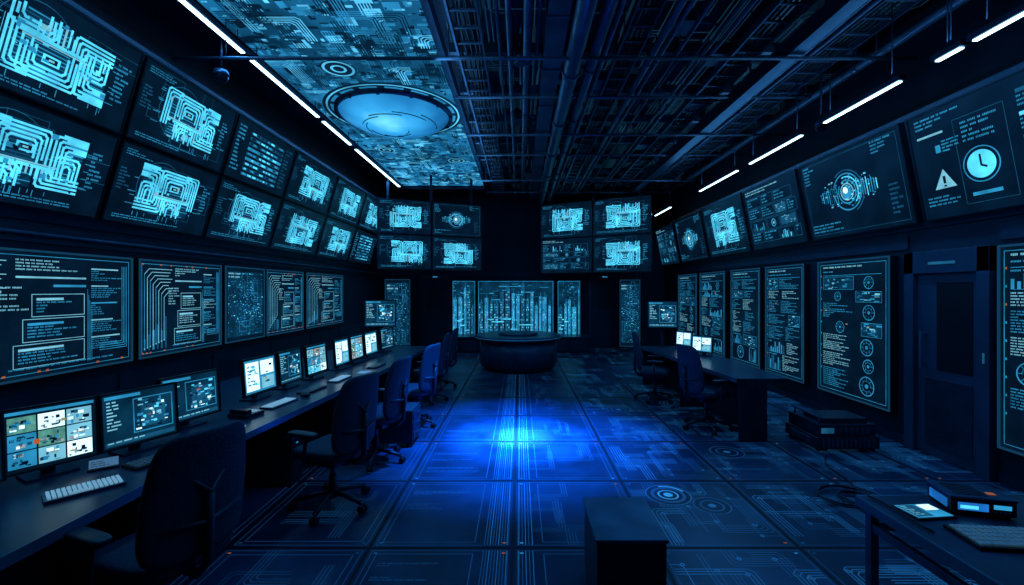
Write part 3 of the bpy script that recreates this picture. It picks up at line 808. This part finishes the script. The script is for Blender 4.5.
# ------------------------------------------------------------------ desks
def long_desk(front, back, name):
    b = B()
    poly = front + back[::-1]
    b.prism(poly, .70, .745, 'desk_side', 'desk_top')
    for p, q in zip(front, front[1:]):
        P = Vector(p); Q = Vector(q)
        d = (Q-P).normalized(); n = Vector((d.y, -d.x)) if front[0][0] < 0 else Vector((-d.y, d.x))
        a = P + n*.008; c = Q + n*.008
        b.prism([tuple(P), tuple(Q), tuple(c), tuple(a)], .695, .747, 'desk_edge')
    for k in range(len(front)-1):
        f0, f1, k0, k1 = map(Vector, (front[k], front[k+1], back[k], back[k+1]))
        m0 = f0.lerp(k0, .55); m1 = f1.lerp(k1, .55); n0 = f0.lerp(k0, .58); n1 = f1.lerp(k1, .58)
        b.prism([tuple(m0), tuple(m1), tuple(n1), tuple(n0)], .0, .70, 'desk_side')
        L = (f1-f0).length; cnt = max(1, round(L/1.6))
        for i in range(cnt + (1 if k == len(front)-2 else 0)):
            t = i/cnt; t2 = t + .04/L
            A = f0.lerp(f1, t); A2 = f0.lerp(f1, t2); C = k0.lerp(k1, t); C2 = k0.lerp(k1, t2)
            b.prism([tuple(A.lerp(C, .06)), tuple(A2.lerp(C2, .06)), tuple(A2.lerp(C2, .55)), tuple(A.lerp(C, .55))], 0, .70, 'desk_side')
    b.obj(name)
long_desk([(-2.08, -.3), (-2.03, 3.2), (-1.77, 6.4), (-1.70, 8.5)], [(-3.5, -.3), (-3.5, 3.2), (-3.4, 6.4), (-3.3, 8.5)], 'control_desk')
long_desk([(2.58, 5.35), (2.27, 8.5)], [(3.20, 5.35), (3.2, 8.5)], 'control_desk')

def desk_monitor(x0, y0, x1, y1, zb, h, style, s=1.06, name='desktop_monitor'):
    x0 *= s; x1 *= s; y0 *= s; y1 *= s
    w = math.hypot(x1-x0, y1-y0)
    b = B(); zt = zb - .745
    b.T = Matrix.Translation((0, 0, zt + h/2)) @ Matrix.Rotation(-.08, 4, 'X')
    screen_mesh(b, w, h, style, .022, .010)
    b.box(-w*.25, w*.25, .022, .04, -h*.3, h*.3, 'plastic_dark')
    b.T = None
    b.box(-.03, .03, .06, .08, .01, zt + h*.55, 'metal_dark'); b.box(-.03, .03, .02, .07, zt + h*.45, zt + h*.55, 'metal_dark')
    b.box(-.11, .11, -.03, .14, 0, .012, 'metal_dark')
    b.obj(name, place(((x0+x1)/2, (y0+y1)/2, .746), math.atan2(y1-y0, x1-x0)))
mons = [(-2.66, 1.85, -2.56, 2.23, 'desk'), (-2.60, 2.25, -2.42, 2.58, 'mosaic'), (-2.42, 2.59, -2.27, 2.98, 'desk'), (-2.45, 3.06, -2.34, 3.50, 'desk'),
        (-2.40, 3.90, -2.35, 4.34, 'white'), (-2.35, 4.38, -2.32, 4.78, 'desk'), (-2.30, 4.84, -2.26, 5.26, 'mosaic'), (-2.25, 5.46, -2.22, 5.84, 'white'),
        (-2.23, 5.92, -2.20, 6.30, 'mosaic'), (-2.2, 6.38, -2.16, 6.80, 'white'), (-2.17, 7.0, -2.1, 7.45, 'desk')]
for m in mons: desk_monitor(m[0], m[1], m[2], m[3], .80, .355, m[4])
desk_monitor(-2.84, 8.2, -2.28, 8.3, 1.12, .50, 'desk', 1.0)
desk_monitor(2.35, 8.3, 2.88, 8.2, 1.1, .50, 'desk', 1.0)
desk_monitor(2.82, 8.15, 3.0, 7.85, .80, .27, 'white', 1.0)
desk_monitor(2.80, 7.35, 3.02, 7.05, .80, .27, 'white', 1.0)

def keyboard(x, y, z, yaw, L=.42, D=.15, km='key_dark', n=15, r=5):
    b = B(); b.box(-L/2, L/2, -D/2, D/2, 0, .014, 'metal_mid' if km == 'key_white' else 'rubber')
    pw = (L-.02)/n; pd = (D-.02)/r
    for j in range(r):
        i = 0
        while i < n:
            w = 5 if (j == 0 and i == 4) else 1
            b.box(-L/2+.01+pw*i+.003, -L/2+.01+pw*(i+w)-.003, -D/2+.01+pd*j+.003, -D/2+.01+pd*(j+1)-.003, .014, .022, km); i += w
    b.obj('keyboard', place((x, y, z), yaw))
keyboard(-2.29, 2.37, .746, math.radians(50), .31, .15, 'key_white')
keyboard(-2.22, 2.84, .746, math.radians(68), .42, .15, 'key_dark')
keyboard(-2.22, 4.15, .746, math.radians(82), .36, .13, 'key_white')
keyboard(-2.18, 4.72, .746, math.radians(84), .36, .13, 'key_dark')
keyboard(-2.12, 5.3, .746, math.radians(86), .36, .13, 'key_white')
keyboard(-1.98, 6.2, .746, math.radians(86), .36, .13, 'key_dark')
keyboard(2.66, 7.2, .746, math.radians(-84), .36, .13, 'key_dark')
def mouse(x, y, z, yaw):
    b = B(); b.sell((0, 0, .018), (.03, .055, .018), .8, .9, 'plastic_dark'); b.box(-.002, .002, .02, .05, .028, .037, 'metal_mid'); b.obj('computer_mouse', place((x, y, z), yaw))
mouse(-2.12, 3.16, .747, 1.3); mouse(-2.12, 4.45, .747, 1.3)
def papers(x, y, yaw, z=.747, w=.21, d=.15):
    b = B()
    for i in range(3):
        b.T = Matrix.Rotation(.12*i, 4, 'Z'); b.box(-w/2, w/2, -d/2, d/2, .002*i, .002*i+.0015, 'paper')
    b.obj('paper_stack', place((x, y, z), yaw))
papers(-2.2, 3.42, 1.2, w=.17, d=.12); papers(-2.0, 5.75, 1.4, w=.17, d=.12)
b = B(); b.prism([(-.07, -.03), (.07, -.03), (.07, .03), (-.07, .03)], 0, .01, 'plastic_dark')
b.T = Matrix.Rotation(-.5, 4, 'X'); b.box(-.065, .065, -.01, -.004, 0.005, .055, 'paper')
b.T = Matrix.Translation((0, -.011, 0)) @ Matrix.Rotation(-.5, 4, 'X'); b.text(random.Random(3), -.055, .012, .055, .048, 3, 'bezel', 0)
b.obj('desk_nameplate', place((-2.46, 2.66, .747), math.radians(40)))
b = B(); b.prism([(-.09, -.1), (.09, -.1), (.09, .1), (-.09, .1)], 0, .03, 'plastic_dark'); b.box(-.08, -.03, -.09, .09, .035, .065, 'plastic_dark')
b.box(-.08, -.03, -.09, -.04, .03, .06, 'plastic_dark'); b.box(-.08, -.03, .04, .09, .03, .06, 'plastic_dark')
for i in range(3):
    for j in range(4): b.box(.0+.025*i, .017+.025*i, -.08+.03*j, -.06+.03*j, .03, .036, 'key_white')
b.obj('desk_telephone', place((-2.3, 3.78, .747), 1.3), bevel=.004)

# ------------------------------------------------------------------ office chairs
def chair(x, y, yaw, sc=1.0):
    b = B()
    b.sell((0, 0, .47), (.25, .25, .05), .45, .55, 'fabric_dark', fn=lambda p: (p.x, p.y, p.z - (.10*max(0, -p.y-.15)) + .25*p.x*p.x))
    b.box(-.16, .16, -.14, .16, .385, .43, 'plastic_dark')
    def bf(p):
        z = p.z - .80
        return (p.x*(1 - .25*max(0, z)*2), p.y + .9*(-p.x*p.x) + .14*z + .16*z*z + .02, p.z)
    b.sell((0, .27, .80), (.245, .028, .30), .35, .45, 'fabric_dark', fn=bf, nu=32, nv=18)
    b.tube([(0, .10, .40), (0, .24, .39), (0, .31, .46), (0, .32, .62), (0, .325, .8)], .022, 'plastic_dark')
    b.tube([(-.15, .285, .95), (0, .335, .80), (.15, .285, .95)], .014, 'plastic_dark')
    b.tube([(-.19, .265, .68), (0, .325, .66), (.19, .265, .68)], .014, 'plastic_dark')
    for sx in (-1, 1):
        b.tube([(sx*.15, .0, .41), (sx*.28, .0, .42), (sx*.30, .0, .48), (sx*.30, .02, .66)], .016, 'plastic_dark')
        b.sell((sx*.30, -.01, .675), (.04, .13, .017), .5, .5, 'plastic_dark')
    b.cyl((0, 0, .22), (0, 0, .40), .022, .022, 'metal_mid'); b.cyl((0, 0, .09), (0, 0, .26), .034, .03, 'plastic_dark')
    for k in range(5):
        t = 2*PI*k/5 + .3; c, s_ = math.cos(t), math.sin(t)
        b.tube([(0, 0, .12), (.15*c, .15*s_, .105), (.29*c, .29*s_, .075)], .02, 'plastic_dark')
        q = Vector((-s_, c, 0))
        e = Vector((.30*c, .30*s_, .031))
        for sg in (-1, 1): b.cyl(e + q*.008*sg, e + q*.028*sg, .03, .03, 'rubber', 14)
        b.cyl((.29*c, .29*s_, .04), (.29*c, .29*s_, .085), .01, .01, 'metal_mid', 8)
    b.cyl((0, 0, .08), (0, 0, .13), .045, .04, 'plastic_dark')
    b.obj('office_chair', place((x, y, 0), yaw) @ Matrix.Scale(sc, 4))
chair(-1.82, 2.30, -PI/2 - .35, 1.03); chair(-1.56, 3.75, -PI/2 - .35, 1.02); chair(-1.52, 4.75, -PI/2 - .2); chair(-1.42, 5.95, -PI/2 - .25); chair(-1.5, 7.3, -PI/2 + .1); chair(-1.5, 8.35, -PI/2)
chair(2.2, 7.35, PI/2 - .3); chair(2.42, 5.85, PI/2 + .25)

def pc(x, y, yaw=0):
    b = B(); b.box(-.1, .1, -.22, .22, .015, .45, 'plastic_dark'); b.box(-.085, .085, -.226, -.22, .05, .42, 'bezel')
    for i in range(8): b.box(-.07, .07, -.23, -.226, .08 + .03*i, .09 + .03*i, 'metal_dark')
    b.box(-.03, .0, -.23, -.226, .38, .39, 'ui_mid')
    for sx in (-.08, .08):
        for sy in (-.18, .18): b.cyl((sx, sy, 0), (sx, sy, .015), .015, .015, 'rubber', 8)
    b.obj('computer_tower', place((x, y, 0), yaw), bevel=.006)
pc(-2.35, 2.85, PI/2); pc(-2.3, 4.2, PI/2)
b = B(); b.box(-.2, .2, -.25, .25, .05, .42, 'plastic_dark')
for i in range(3): b.box(-.18, .18, -.262, -.25, .07+.115*i, .17+.115*i, 'metal_dark'); b.box(-.06, .06, -.275, -.262, .125+.115*i, .135+.115*i, 'metal_mid')
for sx in (-.16, .16):
    for sy in (-.2, .2): b.cyl((sx, sy, 0), (sx, sy, .05), .025, .025, 'rubber', 10)
b.obj('drawer_pedestal', place((-1.48, 5.34, 0), PI/2), bevel=.006)

# ------------------------------------------------------------------ central round console
b = B(); n = 48
C = (-.04, 10.4)
def ringp(r, z): return [(C[0] + r*math.cos(2*PI*k/n), C[1] + r*math.sin(2*PI*k/n), z) for k in range(n)]
b.ring_loft([ringp(.78, 0), ringp(.78, .06), ringp(.86, .08), ringp(.88, .68)], 'desk_top')
b.ring_loft([ringp(.98, .70), ringp(1.0, .715), ringp(1.0, .76), ringp(.98, .775)], 'desk_top')
b.ring_loft([ringp(.90, .68), ringp(.90, .70)], 'desk_edge')
b.ring_loft([ringp(1.003, .73), ringp(1.003, .745)], 'inlay')
b.ring_loft([ringp(.45, .775), ringp(.45, .80), ringp(.42, .81)], 'metal_dark')
for k in range(12):
    t = 2*PI*k/12; x, y = C[0] + .875*math.cos(t), C[1] + .875*math.sin(t)
    b.cyl((x, y, .1), (x, y, .66), .008, .008, 'door_paint', 6)
b.obj('round_control_console')

# ------------------------------------------------------------------ foreground pedestal box
b = B(); b.box(.415, .79, 2.42, 2.9, .03, .44, 'plastic_dark'); b.box(.405, .80, 2.41, 2.91, .44, .46, 'box_top_lit')
b.box(.43, .775, 2.412, 2.42, .06, .22, 'plastic_dark'); b.box(.43, .775, 2.412, 2.42, .24, .41, 'plastic_dark')
for x in (.45, .75):
    for y in (2.46, 2.86): b.cyl((x, y, 0), (x, y, .03), .02, .02, 'rubber', 10)
b.obj('storage_pedestal', bevel=.004)

# ------------------------------------------------------------------ right foreground workbench
b = B(); b.box(1.72, 2.95, .5, 2.3, .71, .75, 'desk_top'); b.box(1.71, 1.722, .5, 2.3, .705, .751, 'desk_edge'); b.box(1.72, 2.95, 2.298, 2.31, .705, .751, 'desk_edge')
for x in (1.76, 2.9):
    for y in (.56, 2.25): b.box(x-.02, x+.02, y-.02, y+.02, 0, .71, 'metal_mid')
for x in (1.76, 2.9): b.box(x-.015, x+.015, .56, 2.25, .60, .64, 'metal_mid'); b.box(x-.015, x+.015, .56, 2.25, .15, .18, 'metal_mid')
b.box(1.76, 2.9, 2.235, 2.265, .60, .64, 'metal_mid')
b.obj('workbench', bevel=.003)
b = B()
b.box(-.16, .16, -.11, .11, .012, .10, 'plastic_dark')
b.prism([(-.165, -.115), (.165, -.115), (.165, .115), (-.165, .115)], .10, .112, 'metal_mid')
b.box(-.15, .15, -.118, -.11, .02, .095, 'bezel'); b.box(-.13, .02, -.121, -.118, .035, .08, 'ui_blue'); b.box(.045, .13, -.121, -.118, .055, .08, 'ui_mid')
b.box(-.12, -.03, -.123, -.121, .045, .065, 'ui_bright')
for i in range(4): b.cyl((.055+.022*i, -.118, .036), (.055+.022*i, -.128, .036), .008, .008, 'metal_mid', 10)
for i in range(7): b.box(-.12, .04, -.08+.025*i, -.072+.025*i, .112, .115, 'bezel')
b.box(.06, .1, -.05, -.02, .112, .116, 'inlay_orange')
b.box(-.168, -.16, -.08, .08, .03, .08, 'ui_blue')
for x in (-.13, .13):
    for y in (-.09, .09): b.cyl((x, y, 0), (x, y, .012), .012, .012, 'rubber', 8)
b.obj('electronic_test_instrument', place((2.16, 2.16, .752), -.25) @ Matrix.Scale(.78, 4), bevel=.003)
b = B(); b.box(-.13, .13, -.09, .09, 0, .012, 'plastic_dark'); b.T = Matrix.Translation((0, 0, .012)) @ Matrix.Rotation(-PI/2, 4, 'X')
b.rect(-.12, -.08, .12, .08, 'ui_mid', 0); b.rect(-.11, -.07, .0, .07, 'ui_dim', 1); b.rect(.02, 0, .11, .07, 'ui_white', 1); b.text(random.Random(4), -.1, -.06, -.01, .06, 6, 'ui_pale', 2)
b.obj('tablet', place((1.90, 2.12, .752), .1) @ Matrix.Scale(.75, 4))
keyboard(2.06, 1.88, .752, -.10, .40, .18, 'key_grey', 14, 5)
b = B()
b.tube([(1.76 + .05*k/10 + .01*math.sin(k), 2.28 - .07*k, .76) for k in range(6)], .005, 'rubber', 6)
b.obj('bench_cable')

b = B(); b.box(3.30, 4.0, 5.0, 5.6, .03, .16, 'plastic_dark'); b.box(3.33, 3.97, 5.02, 5.58, .17, .30, 'metal_dark')
b.box(3.36, 3.5, 5.01, 5.02, .2, .26, 'ui_dim'); b.box(3.40, 3.9, 5.05, 5.4, .30, .36, 'plastic_dark')
for i in range(12): b.box(3.36+.05*i, 3.385+.05*i, 4.985, 5.0, .05, .14, 'metal_mid')
for i in range(6): b.box(3.56+.06*i, 3.59+.06*i, 5.005, 5.02, .2, .26, 'metal_mid')
b.box(3.292, 3.3, 5.1, 5.5, .06, .13, 'metal_mid')
for x in (3.35, 3.95):
    for y in (5.05, 5.55): b.cyl((x, y, 0), (x, y, .03), .025, .025, 'rubber', 8)
b.tube([(3.36, 5.05, .30), (3.36, 5.05, .37), (3.36, 5.5, .37), (3.36, 5.5, .30)], .012, 'metal_mid')
b.obj('rack_equipment_stack', bevel=.004)
R = random.Random(9); b = B()
for (cx, cy, r0) in ((2.85, 3.85, .22), (3.1, 3.6, .18)):
    pts = []
    for k in range(110):
        t = k*.25; r = r0*(.7 + .3*math.sin(k*.13) + .05*R.random())
        pts.append((cx + r*math.cos(t)*1.2, cy + r*math.sin(t), .02 + .02*abs(math.sin(k*.21))))
    b.tube(pts, .009, 'plastic_dark', 6)
b.tube([(2.9 + .05*k + .06*math.sin(k*.8), 3.9 + .12*k, .015) for k in range(9)], .009, 'plastic_dark', 6)
b.obj('coiled_cable')

b = B(); b.tube([(-4.06, y*.5, 2.27) for y in range(-2, 26)], .02, 'pipe'); b.obj('wall_conduit')

b = B(); b.cyl((0, 0, .0), (0, 0, .16), .07, .06, 'metal_dark', 24); b.cyl((0, 0, .16), (0, 0, .338), .012, .012, 'metal_dark', 8); b.cyl((0, 0, .008), (0, 0, .02), .05, .05, 'lens_blue', 24)
b.cyl((0, 0, -.03), (0, 0, 0), .074, .074, 'metal_dark', 24)
b.obj('ceiling_spotlight', Matrix.Translation((.0, 5.45, 4.56)))

# ------------------------------------------------------------------ lights
def spot(loc, e, col, size, blend=1, r=.05, rot=(0, 0, 0)):
    l = bpy.data.lights.new('spot_lamp', 'SPOT'); l.energy = e; l.color = col; l.spot_size = math.radians(size); l.spot_blend = blend; l.shadow_soft_size = r
    o = bpy.data.objects.new('spot_lamp', l); o.location = loc; o.rotation_euler = rot; scene.collection.objects.link(o); return o
spot((.0, 5.5, 4.52), 38000, (.07, .33, 1.0), 12, r=.03)
spot((.0, 5.5, 4.52), 24000, (.014, .20, 1.0), 26, r=.03)
spot((.0, 5.5, 4.52), 7500, (.006, .22, 1.0), 52, r=.03)
def area(loc, rot, sx, sy, e, col):
    l = bpy.data.lights.new('area_lamp', 'AREA'); l.shape = 'RECTANGLE'; l.size = sx; l.size_y = sy; l.energy = e; l.color = col
    o = bpy.data.objects.new('area_lamp', l); o.location = loc; o.rotation_euler = rot; scene.collection.objects.link(o)
area((-3.3, 7.5, 4.55), (0, 0, 0), .2, 9, 62, (.06, .42, 1))
area((3.7, 6.5, 3.85), (0, 0, 0), .2, 8, 75, (.06, .42, 1))
area((.5, 4, 4.35), (0, 0, 0), 3, 5, 70, (.05, .40, 1))  # unseen overhead fill, added for blue ambient light
area((3.75, 6.5, 3.98), (0, PI - .5, 0), .15, 9, 30, (.18, .55, 1))  # unseen uplight added over the right strips to brighten the ceiling
area((-.9, 6.5, 4.3), (0, PI + .8, 0), .15, 10, 32, (.18, .55, 1))  # unseen uplight added beside the panel beam, also to brighten the ceiling
w = bpy.data.worlds.new('world'); scene.world = w; w.use_nodes = True
w.node_tree.nodes['Background'].inputs['Color'].default_value = (.02, .08, .16, 1); w.node_tree.nodes['Background'].inputs['Strength'].default_value = .3

# ------------------------------------------------------------------ camera
cd = bpy.data.cameras.new('camera'); cam = bpy.data.objects.new('camera', cd); scene.collection.objects.link(cam)
cd.sensor_width = 36; cd.lens = 450/1024*36; cd.shift_x = -8/1024; cd.shift_y = -2.5/1024
cd.clip_start = .05
cam.location = (0, 0, 1.8); cam.rotation_euler = (PI/2, 0, 0)
scene.camera = cam
